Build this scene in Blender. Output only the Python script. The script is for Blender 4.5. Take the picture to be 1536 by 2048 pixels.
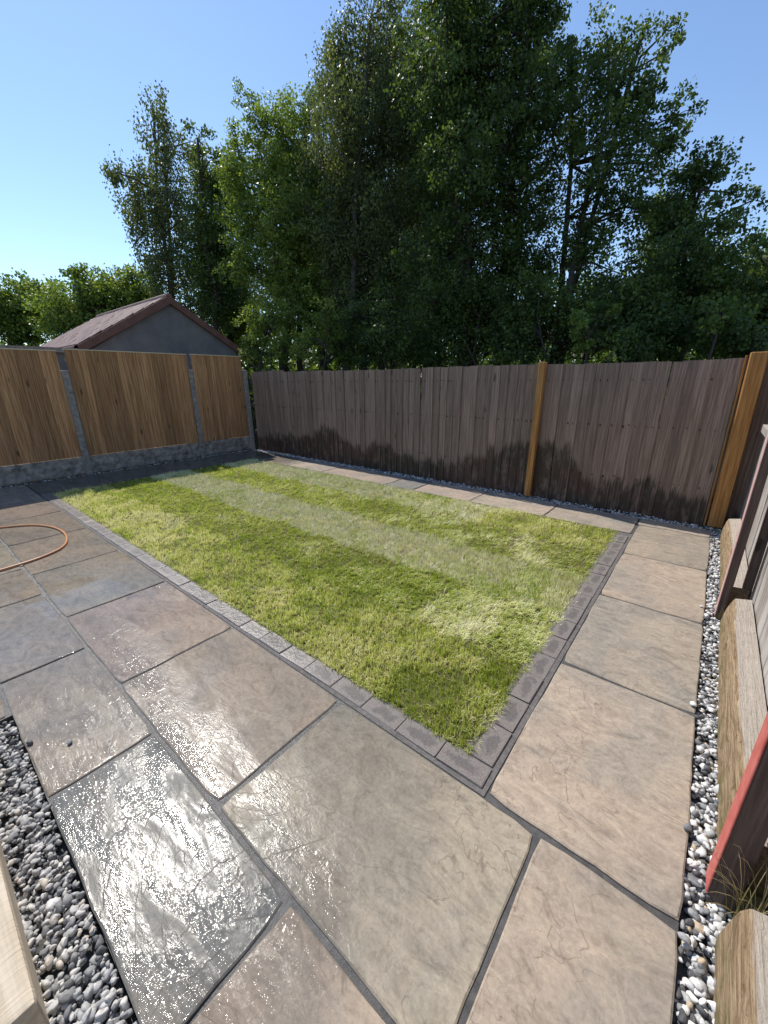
import bpy, math, random
import numpy as np
from mathutils import Matrix, Vector

random.seed(7)
rng = np.random.default_rng(11)
scene = bpy.context.scene
COL = scene.collection
for o in list(bpy.data.objects):
    bpy.data.objects.remove(o)

# ------------------------------------------------------------------ camera
F_PX = 786.262                       # focal length in pixels of a 1536 x 2048 picture
RX = np.array([0.77559512, 0.63119489, -0.00672522])     # camera right in world axes
RD = np.array([0.19542554, -0.25023703, -0.94825645])    # camera down
RF = np.array([-0.60021752, 0.73414879, -0.31743422])    # camera forward
CAM_H = 1.5
cam_d = bpy.data.cameras.new('camera')
cam = bpy.data.objects.new('camera', cam_d)
COL.objects.link(cam)
cam_d.sensor_fit = 'VERTICAL'
cam_d.sensor_height = 24.0
cam_d.lens = 24.0 * F_PX / 2048.0
cam_d.clip_start = 0.02
cam_d.clip_end = 3000
cam.matrix_world = Matrix(((RX[0], -RD[0], -RF[0], 0), (RX[1], -RD[1], -RF[1], 0),
                           (RX[2], -RD[2], -RF[2], CAM_H), (0, 0, 0, 1)))
scene.camera = cam

# ------------------------------------------------------------------ sky and sun
SUN_EL = math.radians(51.5)
SUN_AZ = math.radians(-74.0)          # from +Y, clockwise
world = bpy.data.worlds.new('World')
scene.world = world
world.use_nodes = True
wn = world.node_tree
bg = wn.nodes['Background']
sky = wn.nodes.new('ShaderNodeTexSky')
sky.sky_type = 'NISHITA'
sky.sun_disc = False
sky.sun_elevation = SUN_EL
sky.sun_rotation = SUN_AZ
sky.altitude = 50
sky.air_density = 1.0
sky.dust_density = 0.08
sky.ozone_density = 3.0
wn.links.new(sky.outputs[0], bg.inputs[0])
bg.inputs[1].default_value = 0.15
sun_d = bpy.data.lights.new('sun', 'SUN')
sun_d.energy = 4.1
sun_d.angle = math.radians(0.5)
sun_d.color = (1.0, 0.95, 0.87)
sun = bpy.data.objects.new('sun', sun_d)
COL.objects.link(sun)
SD = Vector((math.sin(SUN_AZ) * math.cos(SUN_EL), math.cos(SUN_AZ) * math.cos(SUN_EL), math.sin(SUN_EL)))
sun.rotation_euler = SD.to_track_quat('Z', 'Y').to_euler()
sun.location = SD * 30
vs = scene.view_settings
vs.view_transform = 'Standard'
vs.look = 'None'
vs.exposure = 0.35
vs.gamma = 1.0
vs.use_curve_mapping = False
scene.render.engine = 'CYCLES'
scene.cycles.use_denoising = True
scene.cycles.max_bounces = 8
scene.cycles.transparent_max_bounces = 8
scene.cycles.sample_clamp_indirect = 6.0

# ------------------------------------------------------------------ helpers
def ray(px, py):
    a, b = px - 768.0, py - 1024.0
    return RX * a + RD * b + RF * F_PX

def at(px, py, D):
    """world point seen at that pixel, D metres away measured along the ground"""
    w = ray(px, py)
    return w * (D / math.hypot(w[0], w[1])) + np.array([0, 0, CAM_H])

def link(o, parent=None):
    COL.objects.link(o)
    if parent is not None:
        o.parent = parent
    return o

def tag(o, label=None, cat=None, group=None, kind=None):
    if label: o['label'] = label
    if cat: o['category'] = cat
    if group: o['group'] = group
    if kind: o['kind'] = kind
    return o

def empty(name, loc, label=None, cat=None, group=None):
    o = bpy.data.objects.new(name, None)
    o.location = loc
    o.empty_display_size = 0.2
    link(o)
    return tag(o, label, cat, group)

def mesh_np(name, V, Fc, mat=None, smooth=False, attrs=None):
    """mesh from vertex array (n,3) and face array (m,k)"""
    V = np.asarray(V, dtype=np.float32); Fc = np.asarray(Fc, dtype=np.int32)
    me = bpy.data.meshes.new(name)
    m, k = Fc.shape
    me.vertices.add(len(V)); me.vertices.foreach_set('co', V.ravel())
    me.loops.add(m * k); me.loops.foreach_set('vertex_index', Fc.ravel())
    me.polygons.add(m)
    me.polygons.foreach_set('loop_start', np.arange(0, m * k, k, dtype=np.int32))
    me.polygons.foreach_set('loop_total', np.full(m, k, dtype=np.int32))
    if smooth:
        me.polygons.foreach_set('use_smooth', np.ones(m, dtype=bool))
    me.update(calc_edges=True)
    if attrs:
        for an, (dom, typ, arr) in attrs.items():
            a = me.attributes.new(an, typ, dom)
            if typ == 'FLOAT':
                a.data.foreach_set('value', np.asarray(arr, dtype=np.float32))
            else:
                a.data.foreach_set('color', np.asarray(arr, dtype=np.float32).ravel())
    if mat: me.materials.append(mat)
    return me

def mesh_py(name, V, Fc, mat=None, smooth=False):
    me = bpy.data.meshes.new(name)
    me.from_pydata([tuple(map(float, v)) for v in V], [], Fc)
    me.update()
    if smooth:
        for p in me.polygons: p.use_smooth = True
    if mat: me.materials.append(mat)
    return me

def obj(name, me, parent=None, loc=(0, 0, 0), rot=(0, 0, 0)):
    o = bpy.data.objects.new(name, me)
    o.location = loc
    o.rotation_euler = rot
    return link(o, parent)

BF = [(0, 3, 2, 1), (4, 5, 6, 7), (0, 1, 5, 4), (1, 2, 6, 5), (2, 3, 7, 6), (3, 0, 4, 7)]
def box_vf(x0, x1, y0, y1, z0, z1):
    return [(x0, y0, z0), (x1, y0, z0), (x1, y1, z0), (x0, y1, z0),
            (x0, y0, z1), (x1, y0, z1), (x1, y1, z1), (x0, y1, z1)], list(BF)

def boxes_mesh(name, boxes, mat=None):
    V, Fc = [], []
    for b in boxes:
        v, f_ = box_vf(*b); n = len(V)
        V += v; Fc += [tuple(i + n for i in q) for q in f_]
    return mesh_py(name, V, Fc, mat)

def bevel(me, w=0.004, seg=1):
    import bmesh
    bm = bmesh.new(); bm.from_mesh(me)
    bmesh.ops.bevel(bm, geom=list(bm.edges), offset=w, segments=seg, affect='EDGES', profile=0.6)
    bm.to_mesh(me); bm.free(); me.update()
    return me

def tube(path, radii, n=6, caps=True):
    """tapered tube along a path; returns verts, quads (tri caps as degenerate quads left out)"""
    path = np.asarray(path, float); V, Q = [], []
    m = len(path)
    for i in range(m):
        t = path[min(i + 1, m - 1)] - path[max(i - 1, 0)]
        t = t / (np.linalg.norm(t) + 1e-9)
        up = np.array([0, 0, 1.0]) if abs(t[2]) < 0.9 else np.array([1.0, 0, 0])
        a = np.cross(t, up); a /= np.linalg.norm(a); b = np.cross(t, a)
        for k in range(n):
            an = 2 * math.pi * k / n
            V.append(path[i] + radii[i] * (math.cos(an) * a + math.sin(an) * b))
    for i in range(m - 1):
        for k in range(n):
            Q.append((i * n + k, i * n + (k + 1) % n, (i + 1) * n + (k + 1) % n, (i + 1) * n + k))
    return V, Q

# ------------------------------------------------------------------ materials
class NT:
    def __init__(self, name):
        self.m = bpy.data.materials.new(name); self.m.use_nodes = True
        self.t = self.m.node_tree; self.b = self.t.nodes['Principled BSDF']
        self.out = self.t.nodes['Material Output']
    def n(self, typ, **kw):
        nd = self.t.nodes.new(typ)
        for k, v in kw.items(): setattr(nd, k, v)
        return nd
    def l(self, a, b): self.t.links.new(a, b)
    def set(self, sock, v):
        if hasattr(v, 'is_linked') or isinstance(v, bpy.types.NodeSocket): self.l(v, sock)
        else: sock.default_value = v
    def math(self, op, a, b=None, c=None, clamp=False):
        nd = self.n('ShaderNodeMath', operation=op); nd.use_clamp = clamp
        self.set(nd.inputs[0], a)
        if b is not None: self.set(nd.inputs[1], b)
        if c is not None: self.set(nd.inputs[2], c)
        return nd.outputs[0]
    def vmath(self, op, a, b=None):
        nd = self.n('ShaderNodeVectorMath', operation=op)
        self.set(nd.inputs[0], a)
        if b is not None: self.set(nd.inputs[1], b)
        return nd.outputs[0]
    def noise(self, vec, scale, detail=3, rough=0.5, dist=0.0, dims='3D'):
        nd = self.n('ShaderNodeTexNoise'); nd.noise_dimensions = dims
        if vec is not None: self.l(vec, nd.inputs['Vector'])
        nd.inputs['Scale'].default_value = scale; nd.inputs['Detail'].default_value = detail
        nd.inputs['Roughness'].default_value = rough; nd.inputs['Distortion'].default_value = dist
        return nd.outputs['Fac']
    def voro(self, vec, scale, feature='F1', rnd=1.0):
        nd = self.n('ShaderNodeTexVoronoi', feature=feature)
        if vec is not None: self.l(vec, nd.inputs['Vector'])
        nd.inputs['Scale'].default_value = scale; nd.inputs['Randomness'].default_value = rnd
        return nd
    def mix(self, f, a, b, blend='MIX'):
        nd = self.n('ShaderNodeMix', data_type='RGBA', blend_type=blend)
        self.set(nd.inputs[0], f); self.set(nd.inputs[6], a); self.set(nd.inputs[7], b)
        return nd.outputs[2]
    def mr(self, v, a, b, c=0.0, d=1.0, interp='SMOOTHSTEP'):
        nd = self.n('ShaderNodeMapRange', interpolation_type=interp)
        self.set(nd.inputs[0], v); nd.inputs[1].default_value = a; nd.inputs[2].default_value = b
        self.set(nd.inputs[3], c); self.set(nd.inputs[4], d)
        return nd.outputs[0]
    def ramp(self, v, stops, interp='LINEAR'):
        nd = self.n('ShaderNodeValToRGB'); cr = nd.color_ramp; cr.interpolation = interp
        while len(cr.elements) < len(stops): cr.elements.new(0.5)
        for e, (p, c) in zip(cr.elements, stops):
            e.position = p; e.color = (*c, 1) if len(c) == 3 else c
        self.l(v, nd.inputs[0]); return nd.outputs[0]
    def coords(self, scale=(1, 1, 1), offset=True):
        tc = self.n('ShaderNodeTexCoord'); v = tc.outputs['Object']
        oi = self.n('ShaderNodeObjectInfo')
        if offset:
            r = self.math('MULTIPLY', oi.outputs['Random'], 57.0)
            cb = self.n('ShaderNodeCombineXYZ')
            for i in range(3): self.l(r, cb.inputs[i])
            v = self.vmath('ADD', v, cb.outputs[0])
        if scale != (1, 1, 1): v = self.vmath('MULTIPLY', v, scale)
        return v, oi
    def pos(self):
        return self.n('ShaderNodeNewGeometry').outputs['Position']
    def xyz(self, v):
        s = self.n('ShaderNodeSeparateXYZ'); self.l(v, s.inputs[0]); return s.outputs
    def bump(self, h, dist, strength=1.0, normal=None):
        nd = self.n('ShaderNodeBump'); self.l(h, nd.inputs['Height'])
        nd.inputs['Distance'].default_value = dist
        self.set(nd.inputs['Strength'], strength)
        if normal is not None: self.l(normal, nd.inputs['Normal'])
        return nd.outputs[0]
    def done(self, col=None, rough=None, normal=None, spec=None):
        if col is not None: self.set(self.b.inputs['Base Color'], col)
        if rough is not None: self.set(self.b.inputs['Roughness'], rough)
        if normal is not None: self.l(normal, self.b.inputs['Normal'])
        if spec is not None: self.b.inputs['Specular IOR Level'].default_value = spec
        return self.m

def m_stone():
    """riven sandstone, hosed down: colour from the object colour, wet towards the lawn's left side"""
    s = NT('wet_sandstone')
    v, oi = s.coords()
    P = s.pos(); px, py, pz = s.xyz(P)
    # colour
    warp = s.noise(v, 1.6, 4, 0.55, 1.2)
    streak = s.noise(s.vmath('MULTIPLY', v, (1.2, 7.0, 1.0)), 1.5, 5, 0.6, 1.6)
    blot = s.noise(v, 4.5, 5, 0.62, 0.6)
    fine = s.noise(v, 70, 4, 0.7)
    c0 = s.mix(1.0, oi.outputs['Color'], (0.86, 0.87, 0.88, 1), 'MULTIPLY')
    c1 = s.mix(1.0, oi.outputs['Color'], (1.12, 1.06, 1.0, 1), 'MULTIPLY')
    col = s.mix(s.mr(warp, 0.36, 0.64), c0, c1)
    col = s.mix(s.math('MULTIPLY', s.mr(streak, 0.52, 0.72), 0.45), col, (0.37, 0.315, 0.258, 1))
    col = s.mix(s.math('MULTIPLY', s.mr(blot, 0.56, 0.72), 0.34), col, (0.235, 0.188, 0.152, 1))
    col = s.mix(s.math('MULTIPLY', s.mr(streak, 0.46, 0.30), 0.35), col, (0.225, 0.205, 0.18, 1))
    col = s.mix(1.0, col, s.ramp(fine, [(0.25, (0.80, 0.80, 0.80)), (0.75, (1.14, 1.14, 1.14))]), 'MULTIPLY')
    swirl = s.noise(s.vmath('MULTIPLY', v, (1.0, 1.8, 1.0)), 5.0, 9, 0.68, 2.6)
    col = s.mix(1.0, col, s.ramp(swirl, [(0.30, (0.72, 0.70, 0.68)), (0.50, (1.0, 1.0, 1.0)), (0.70, (1.22, 1.20, 1.17))]), 'MULTIPLY')
    vein = s.mr(s.math('ABSOLUTE', s.math('SUBTRACT', s.noise(s.vmath('MULTIPLY', v, (1.6, 1.0, 1.0)), 2.6, 6, 0.6, 1.8), 0.5)), 0.012, 0.0)
    col = s.mix(s.math('MULTIPLY', vein, 0.28), col, (0.46, 0.40, 0.33, 1))
    pit = s.mr(s.noise(v, 120, 2, 0.5), 0.66, 0.74)
    col = s.mix(s.math('MULTIPLY', pit, 0.35), col, (0.12, 0.10, 0.085, 1))
    # wetness
    wn_ = s.noise(P, 1.7, 5, 0.6, 0.5)
    wx = s.mr(px, 0.15, -1.1)
    wy = s.math('MAXIMUM', s.mr(py, 1.09, 1.06), s.mr(px, -5.8, -6.6))
    wet = s.math('MULTIPLY', s.mr(s.math('ADD', s.math('MULTIPLY', wx, 1.0), s.math('SUBTRACT', wn_, 0.5)), 0.2, 0.75), wy)
    damp = s.math('MAXIMUM', s.mr(py, 0.90, 0.42, 0.26, 1.0), s.mr(px, -2.3, -3.2))      # the strip by the lawn is drying off first
    film = s.noise(s.vmath('MULTIPLY', P, (0.7, 1.9, 1)), 4.2, 5, 0.62, 0.8)
    shine = s.math('MULTIPLY', s.math('MULTIPLY', wet, damp), s.math('MAXIMUM', s.mr(film, 0.36, 0.56, 0.45, 1.0), s.mr(px, -1.7, -2.6, 0.0, 0.95)))
    pud_n = s.noise(s.vmath('MULTIPLY', P, (0.75, 1.5, 1)), 1.35, 3, 0.45, 0.4)
    pud = s.math('MULTIPLY', s.mr(pud_n, 0.495, 0.52), s.math('MULTIPLY', s.mr(px, -2.2, -2.9), wy))
    dark = s.mr(wet, 0, 1, 1.0, 0.74, 'LINEAR')
    cb = s.n('ShaderNodeCombineColor')
    for i in range(3): s.l(dark, cb.inputs[i])
    col = s.mix(1.0, col, cb.outputs[0], 'MULTIPLY')
    # relief
    led = s.noise(s.vmath('MULTIPLY', v, (1.0, 1.35, 1.0)), 2.1, 4, 0.55, 0.9)
    steps = s.ramp(led, [(0.0, (0, 0, 0)), (0.34, (0, 0, 0)), (0.352, (.25, .25, .25)), (0.44, (.3, .3, .3)), (0.45, (.55, .55, .55)),
                         (0.56, (.58, .58, .58)), (0.568, (.8, .8, .8)), (0.66, (.84, .84, .84)), (0.67, (1, 1, 1))])
    med = s.noise(v, 16, 4, 0.6, 0.4)
    for t_ in (0.351, 0.445, 0.564, 0.665):      # grime caught along the riven ledges
        ln_ = s.mr(s.math('ABSOLUTE', s.math('SUBTRACT', led, t_)), 0.006, 0.001)
        col = s.mix(s.math('MULTIPLY', ln_, s.mr(warp, 0.42, 0.62, 0.0, 0.38)), col, (0.10, 0.08, 0.065, 1))
    rip = s.noise(s.vmath('MULTIPLY', v, (1, 3.4, 1)), 19, 4, 0.62, 1.1)
    drop = s.noise(v, 95, 2, 0.5)
    dry = s.math('SUBTRACT', 1.0, pud)
    h = s.math('MULTIPLY', steps, 1.0)
    h = s.math('ADD', h, s.math('MULTIPLY', med, 0.50))
    h = s.math('ADD', h, s.math('MULTIPLY', rip, s.mr(shine, 0.3, 0.9, 0.46, 0.60)))
    h = s.math('ADD', h, s.math('MULTIPLY', drop, s.mr(shine, 0.3, 0.9, 0.16, 0.20)))
    nrm = s.bump(h, 0.0028, s.mr(pud, 0, 1, 1.0, 0.015, 'LINEAR'))
    rough = s.mr(shine, 0, 1, 0.70, 0.06, 'LINEAR')
    rough = s.math('ADD', s.math('MULTIPLY', rough, dry), s.math('MULTIPLY', pud, 0.03))
    s.l(s.mr(shine, 0.2, 0.9, 0.05, 0.23, 'LINEAR'), s.b.inputs['Specular IOR Level'])
    return s.done(col, rough, nrm)

def m_sett():
    s = NT('sett_stone'); v, oi = s.coords(); P = s.pos(); px, py, pz = s.xyz(P)
    tc = s.n('ShaderNodeTexCoord')
    gx, gy, gz = s.xyz(tc.outputs['Object'])
    # worn darker heart in every block, the paler crust round it
    ex = s.math('DIVIDE', gx, 0.085); ey = s.math('DIVIDE', gy, 0.032)
    d = s.math('SQRT', s.math('ADD', s.math('POWER', s.math('ABSOLUTE', ex), 2.5), s.math('POWER', s.math('ABSOLUTE', ey), 2.5)))
    d = s.math('ADD', d, s.math('MULTIPLY', s.math('SUBTRACT', s.noise(v, 22, 4, 0.6), 0.5), 2.6))
    col = s.mix(s.mr(d, 0.45, 1.0), (0.125, 0.110, 0.102, 1), (0.190, 0.166, 0.151, 1))
    fine = s.noise(v, 140, 3, 0.7)
    col = s.mix(1.0, col, s.ramp(fine, [(0.3, (0.72, 0.72, 0.72)), (0.7, (1.2, 1.2, 1.2))]), 'MULTIPLY')
    wet = s.mr(s.math('ADD', px, s.math('MULTIPLY', s.noise(P, 2.2, 3), 0.8)), -0.4, -1.4)
    h = s.math('ADD', s.noise(v, 45, 4, 0.6), s.math('MULTIPLY', fine, 0.4))
    return s.done(col, s.mr(wet, 0, 1, 0.72, 0.32, 'LINEAR'), s.bump(h, 0.003), 0.4)

def m_mortar():
    s = NT('mortar'); P = s.pos(); px, py, pz = s.xyz(P)
    n1 = s.noise(P, 30, 5, 0.65); n2 = s.noise(P, 300, 2, 0.6)
    col = s.ramp(n1, [(0.3, (0.05, 0.048, 0.047)), (0.7, (0.105, 0.10, 0.097))])
    h = s.math('ADD', n1, s.math('MULTIPLY', n2, 0.5))
    wet = s.mr(px, 0.0, -0.9)
    return s.done(col, s.mr(wet, 0, 1, 0.8, 0.35, 'LINEAR'), s.bump(h, 0.004), 0.4)

def m_soil(name, a, b):
    s = NT(name); P = s.pos()
    n1 = s.noise(P, 12, 6, 0.65)
    return s.done(s.ramp(n1, [(0.3, a), (0.7, b)]), 0.95, s.bump(s.noise(P, 60, 4, 0.6), 0.01), 0.2)

STAIN = [(-8.3, .2), (-8.0, .25), (-7.23, .36), (-6.39, .45), (-5.78, .60), (-5.37, .52), (-4.87, .33), (-4.28, .50), (-3.96, .36), (-3.46, .28),
         (-3.0, .30), (-2.59, .46), (-2.22, .58), (-1.94, .72), (-1.77, .70), (-1.50, .72), (-1.25, .60), (-1.02, .36), (-.64, .31), (-.41, .40), (-.15, .27), (.2, .20)]
def m_wood(name, base, dark, stain=False, knots=True, grain=1.0, rough=0.75, tint=0.25, silver=None):
    """boards with vertical grain (object Z), each board its own shade"""
    s = NT(name)
    v, oi = s.coords()
    g = s.noise(s.vmath('MULTIPLY', v, (22, 22, 0.7)), 3.0, 5, 0.6, 0.25)
    g2 = s.noise(s.vmath('MULTIPLY', v, (60, 60, 1.6)), 4.0, 3, 0.6)
    col = s.mix(s.mr(g, 0.35, 0.68), (*dark, 1), (*base, 1))
    col = s.mix(s.math('MULTIPLY', s.mr(g2, 0.5, 0.75), 0.4 * grain), col, (*[c * 0.45 for c in dark], 1))
    if silver:
        sv = s.noise(s.vmath('MULTIPLY', v, (3, 3, 1.0)), 2.0, 4, 0.6)
        col = s.mix(s.math('MULTIPLY', s.mr(sv, 0.42, 0.66), 0.75), col, (*silver, 1))
    if knots:
        vo = s.voro(s.vmath('MULTIPLY', v, (8.0, 8.0, 2.5)), 1.0)
        d = s.math('ADD', vo.outputs['Distance'], s.math('MULTIPLY', s.noise(v, 40, 2), 0.12))
        kn = s.math('MULTIPLY', s.mr(d, 0.25, 0.13), s.math('GREATER_THAN', s.xyz(vo.outputs['Color'])[0], 0.42))
        col = s.mix(s.math('MULTIPLY', kn, 0.8), col, (*[c * 0.28 for c in dark], 1))
    shade = s.mr(oi.outputs['Random'], 0, 1, 1.0 - tint, 1.0 + tint, 'LINEAR')
    cb = s.n('ShaderNodeCombineColor')
    for i in range(3): s.l(shade, cb.inputs[i])
    col = s.mix(1.0, col, cb.outputs[0], 'MULTIPLY')
    r = rough
    if stain:
        P = s.pos(); px, py, pz = s.xyz(P)
        fc = s.n('ShaderNodeFloatCurve'); cv = fc.mapping.curves[0]
        pts = [((x + 8.5) / 9.0, z) for x, z in STAIN]
        cv.points[0].location = (0, .2); cv.points[1].location = (1, .2)
        for p in pts: cv.points.new(*p)
        fc.mapping.update()
        s.l(s.mr(px, -8.5, 0.5, 0, 1, 'LINEAR'), fc.inputs['Value'])
        hgt = fc.outputs[0]
        hgt = s.math('ADD', hgt, s.math('MULTIPLY', s.math('SUBTRACT', oi.outputs['Random'], 0.5), 0.15))
        run = s.noise(s.vmath('MULTIPLY', P, (55, 1, 1.2)), 1.0, 3, 0.7)
        hgt = s.math('ADD', hgt, s.math('MULTIPLY', s.math('SUBTRACT', run, 0.5), 0.34))
        m = s.mr(s.math('SUBTRACT', pz, hgt), 0.05, -0.05)
        m = s.math('MULTIPLY', m, s.mr(s.noise(s.vmath('MULTIPLY', P, (9, 1, 3.0)), 1.6, 5, 0.65), 0.30, 0.52, 0.35, 1.0))
        drip = s.math('GREATER_THAN', s.noise(s.vmath('MULTIPLY', P, (70, 1, 0.35)), 1.0, 1), 0.66)
        m = s.math('MULTIPLY', m, s.math('SUBTRACT', 1.0, s.math('MULTIPLY', drip, 0.55)))
        red = s.noise(s.vmath('MULTIPLY', P, (0.8, 1, 1.4)), 1.4, 3)
        wetc = s.mix(s.mr(red, 0.40, 0.62), (0.026, 0.019, 0.012, 1), (0.056, 0.024, 0.016, 1))
        col = s.mix(s.math('MULTIPLY', m, 0.88), col, wetc)
        r = s.mr(m, 0, 1, rough, 0.55, 'LINEAR')
    nrm = s.bump(s.math('ADD', g2, g), 0.003, 0.8 * grain)
    return s.done(col, r, nrm, 0.3)

def m_plain(name, a, b, scale=14, rough=0.8, bd=0.002, spec=0.3, coords=True):
    s = NT(name); v = s.coords()[0] if coords else s.pos()
    n1 = s.noise(v, scale, 6, 0.65)
    return s.done(s.ramp(n1, [(0.3, a), (0.7, b)]), rough, s.bump(n1, bd), spec)

def m_attr(name, stops, rough=0.6, attr='tint', trans=0.0, trans_col=None, spec=0.3, noise_bump=None):
    s = NT(name)
    a = s.n('ShaderNodeAttribute'); a.attribute_name = attr
    col = s.ramp(a.outputs['Fac'], stops)
    if noise_bump:
        v = s.coords()[0]; n1 = s.noise(v, noise_bump, 4, 0.65)
        col = s.mix(1.0, col, s.ramp(n1, [(0.3, (0.72, 0.72, 0.72)), (0.7, (1.15, 1.15, 1.15))]), 'MULTIPLY')
        s.l(s.bump(n1, 0.003), s.b.inputs['Normal'])
    s.done(col, rough, None, spec)
    if trans > 0:
        tr = s.n('ShaderNodeBsdfTranslucent')
        s.l(s.mix(1.0, col, (*trans_col, 1), 'MULTIPLY'), tr.inputs['Color'])
        ms = s.n('ShaderNodeMixShader'); ms.inputs[0].default_value = trans
        s.l(s.b.outputs[0], ms.inputs[1]); s.l(tr.outputs[0], ms.inputs[2])
        s.l(ms.outputs[0], s.out.inputs['Surface'])
    return s.m

M = dict(
    stone=m_stone(), sett=m_sett(), mortar=m_mortar(),
    pale_mortar=m_plain('pale_mortar', (0.085, 0.078, 0.074), (0.175, 0.16, 0.15), 45, 0.8, 0.004, coords=False),
    soil=m_soil('soil', (0.022, 0.015, 0.009), (0.05, 0.036, 0.022)),
    thatch=m_soil('turf_thatch', (0.075, 0.072, 0.026), (0.15, 0.125, 0.058)),
    earth=m_soil('rough_ground', (0.03, 0.035, 0.015), (0.06, 0.06, 0.03)),
    membrane=m_soil('gravel_base', (0.07, 0.07, 0.068), (0.15, 0.145, 0.14)),
    old_board=m_wood('weathered_board', (0.320, 0.222, 0.170), (0.185, 0.122, 0.092), stain=True, tint=0.17),
    new_board=m_wood('fresh_board', (0.52, 0.288, 0.140), (0.28, 0.132, 0.056), tint=0.22, grain=0.8),
    new_post=m_wood('fresh_post', (0.44, 0.225, 0.075), (0.27, 0.115, 0.03), tint=0.10, grain=0.7),
    grey_board=m_wood('silvered_board', (0.43, 0.385, 0.345), (0.24, 0.20, 0.175), tint=0.10, grain=1.2, knots=True, silver=(0.52, 0.485, 0.455)),
    log=m_wood('rough_sawn', (0.47, 0.345, 0.21), (0.27, 0.18, 0.095), tint=0.08, grain=1.2),
    pale_timber=m_wood('pale_timber', (0.62, 0.52, 0.36), (0.50, 0.40, 0.25), tint=0.04, grain=0.4),
    red_paint=m_plain('faded_red_paint', (0.42, 0.085, 0.07), (0.58, 0.17, 0.145), 22, 0.6),
    pink_paint=m_plain('bleached_pink_paint', (0.52, 0.27, 0.25), (0.62, 0.42, 0.39), 22, 0.7),
    dark_wood=m_wood('dark_wood', (0.15, 0.105, 0.085), (0.085, 0.055, 0.045), tint=0.1),
    concrete=m_plain('concrete', (0.14, 0.122, 0.108), (0.34, 0.30, 0.27), 16, 0.85, 0.004),
    rock_face=m_plain('rock_faced_concrete', (0.10, 0.082, 0.068), (0.40, 0.345, 0.30), 9, 0.85, 0.006),
    render_wall=m_plain('dark_render', (0.10, 0.108, 0.12), (0.205, 0.20, 0.195), 1.6, 0.85, 0.002, coords=False),
    barge=m_plain('brown_fascia', (0.12, 0.062, 0.05), (0.185, 0.095, 0.075), 6, 0.7),
    tile=m_plain('roof_tile', (0.14, 0.085, 0.072), (0.26, 0.17, 0.15), 9, 0.75),
    hose=m_plain('orange_hose', (0.52, 0.22, 0.09), (0.62, 0.30, 0.15), 20, 0.35, 0.0),
    bark=m_plain('bark', (0.035, 0.028, 0.022), (0.085, 0.07, 0.055), 25, 0.9, 0.01, coords=False),
    birch_bark=m_plain('birch_bark', (0.05, 0.043, 0.038), (0.15, 0.135, 0.12), 18, 0.85, 0.01, coords=False),
)
M['pebble'] = m_attr('pebble', [(0.0, (0.07, 0.071, 0.074)), (0.25, (0.15, 0.15, 0.155)), (0.45, (0.30, 0.30, 0.30)), (0.7, (0.62, 0.61, 0.59)), (0.95, (0.78, 0.76, 0.73)), (1.0, (0.50, 0.40, 0.28))],
                     0.6, noise_bump=60)
M['buff_pebble'] = m_attr('buff_pebble', [(0.0, (0.085, 0.084, 0.083)), (0.35, (0.20, 0.20, 0.20)), (0.7, (0.46, 0.45, 0.43)), (0.96, (0.62, 0.59, 0.55)), (1.0, (0.56, 0.50, 0.42))],
                          0.6, noise_bump=60)

# ------------------------------------------------------------------ layout (metres, camera stands over 0,0)
XR, XL = 0.225, -8.10                 # right edge of paving / inner edge of left gravel
YB = 5.29                             # back fence face
LAWN = (-7.10, -0.52, 1.19, 4.50)

# ground sheet, cut out under the garden by lying lower
g = mesh_py('ground', *box_vf(-900, 900, -900, 900, -1.0, -0.12), M['earth'])
tag(obj('ground', g), kind='structure')

# ------------------------------------------------------------------ paving
bed_boxes = [(XL, XR - 0.012, 0.016, 1.09, -0.10, -0.0075), (XL, XL + 0.98, 1.09, 4.47, -0.10, -0.0075), (XL, XR - 0.012, 4.47, 5.09, -0.10, -0.0078),
             (-0.42, XR - 0.012, 1.09, 4.47, -0.10, -0.0079), (XL, -2.32, -0.62, 0.0158, -0.10, -0.0076)]
patio = obj('patio', boxes_mesh('patio', bed_boxes, M['mortar']))
tag(patio, 'wet sandstone patio and paths with dark mortar joints round the lawn', None, kind='structure')

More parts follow.
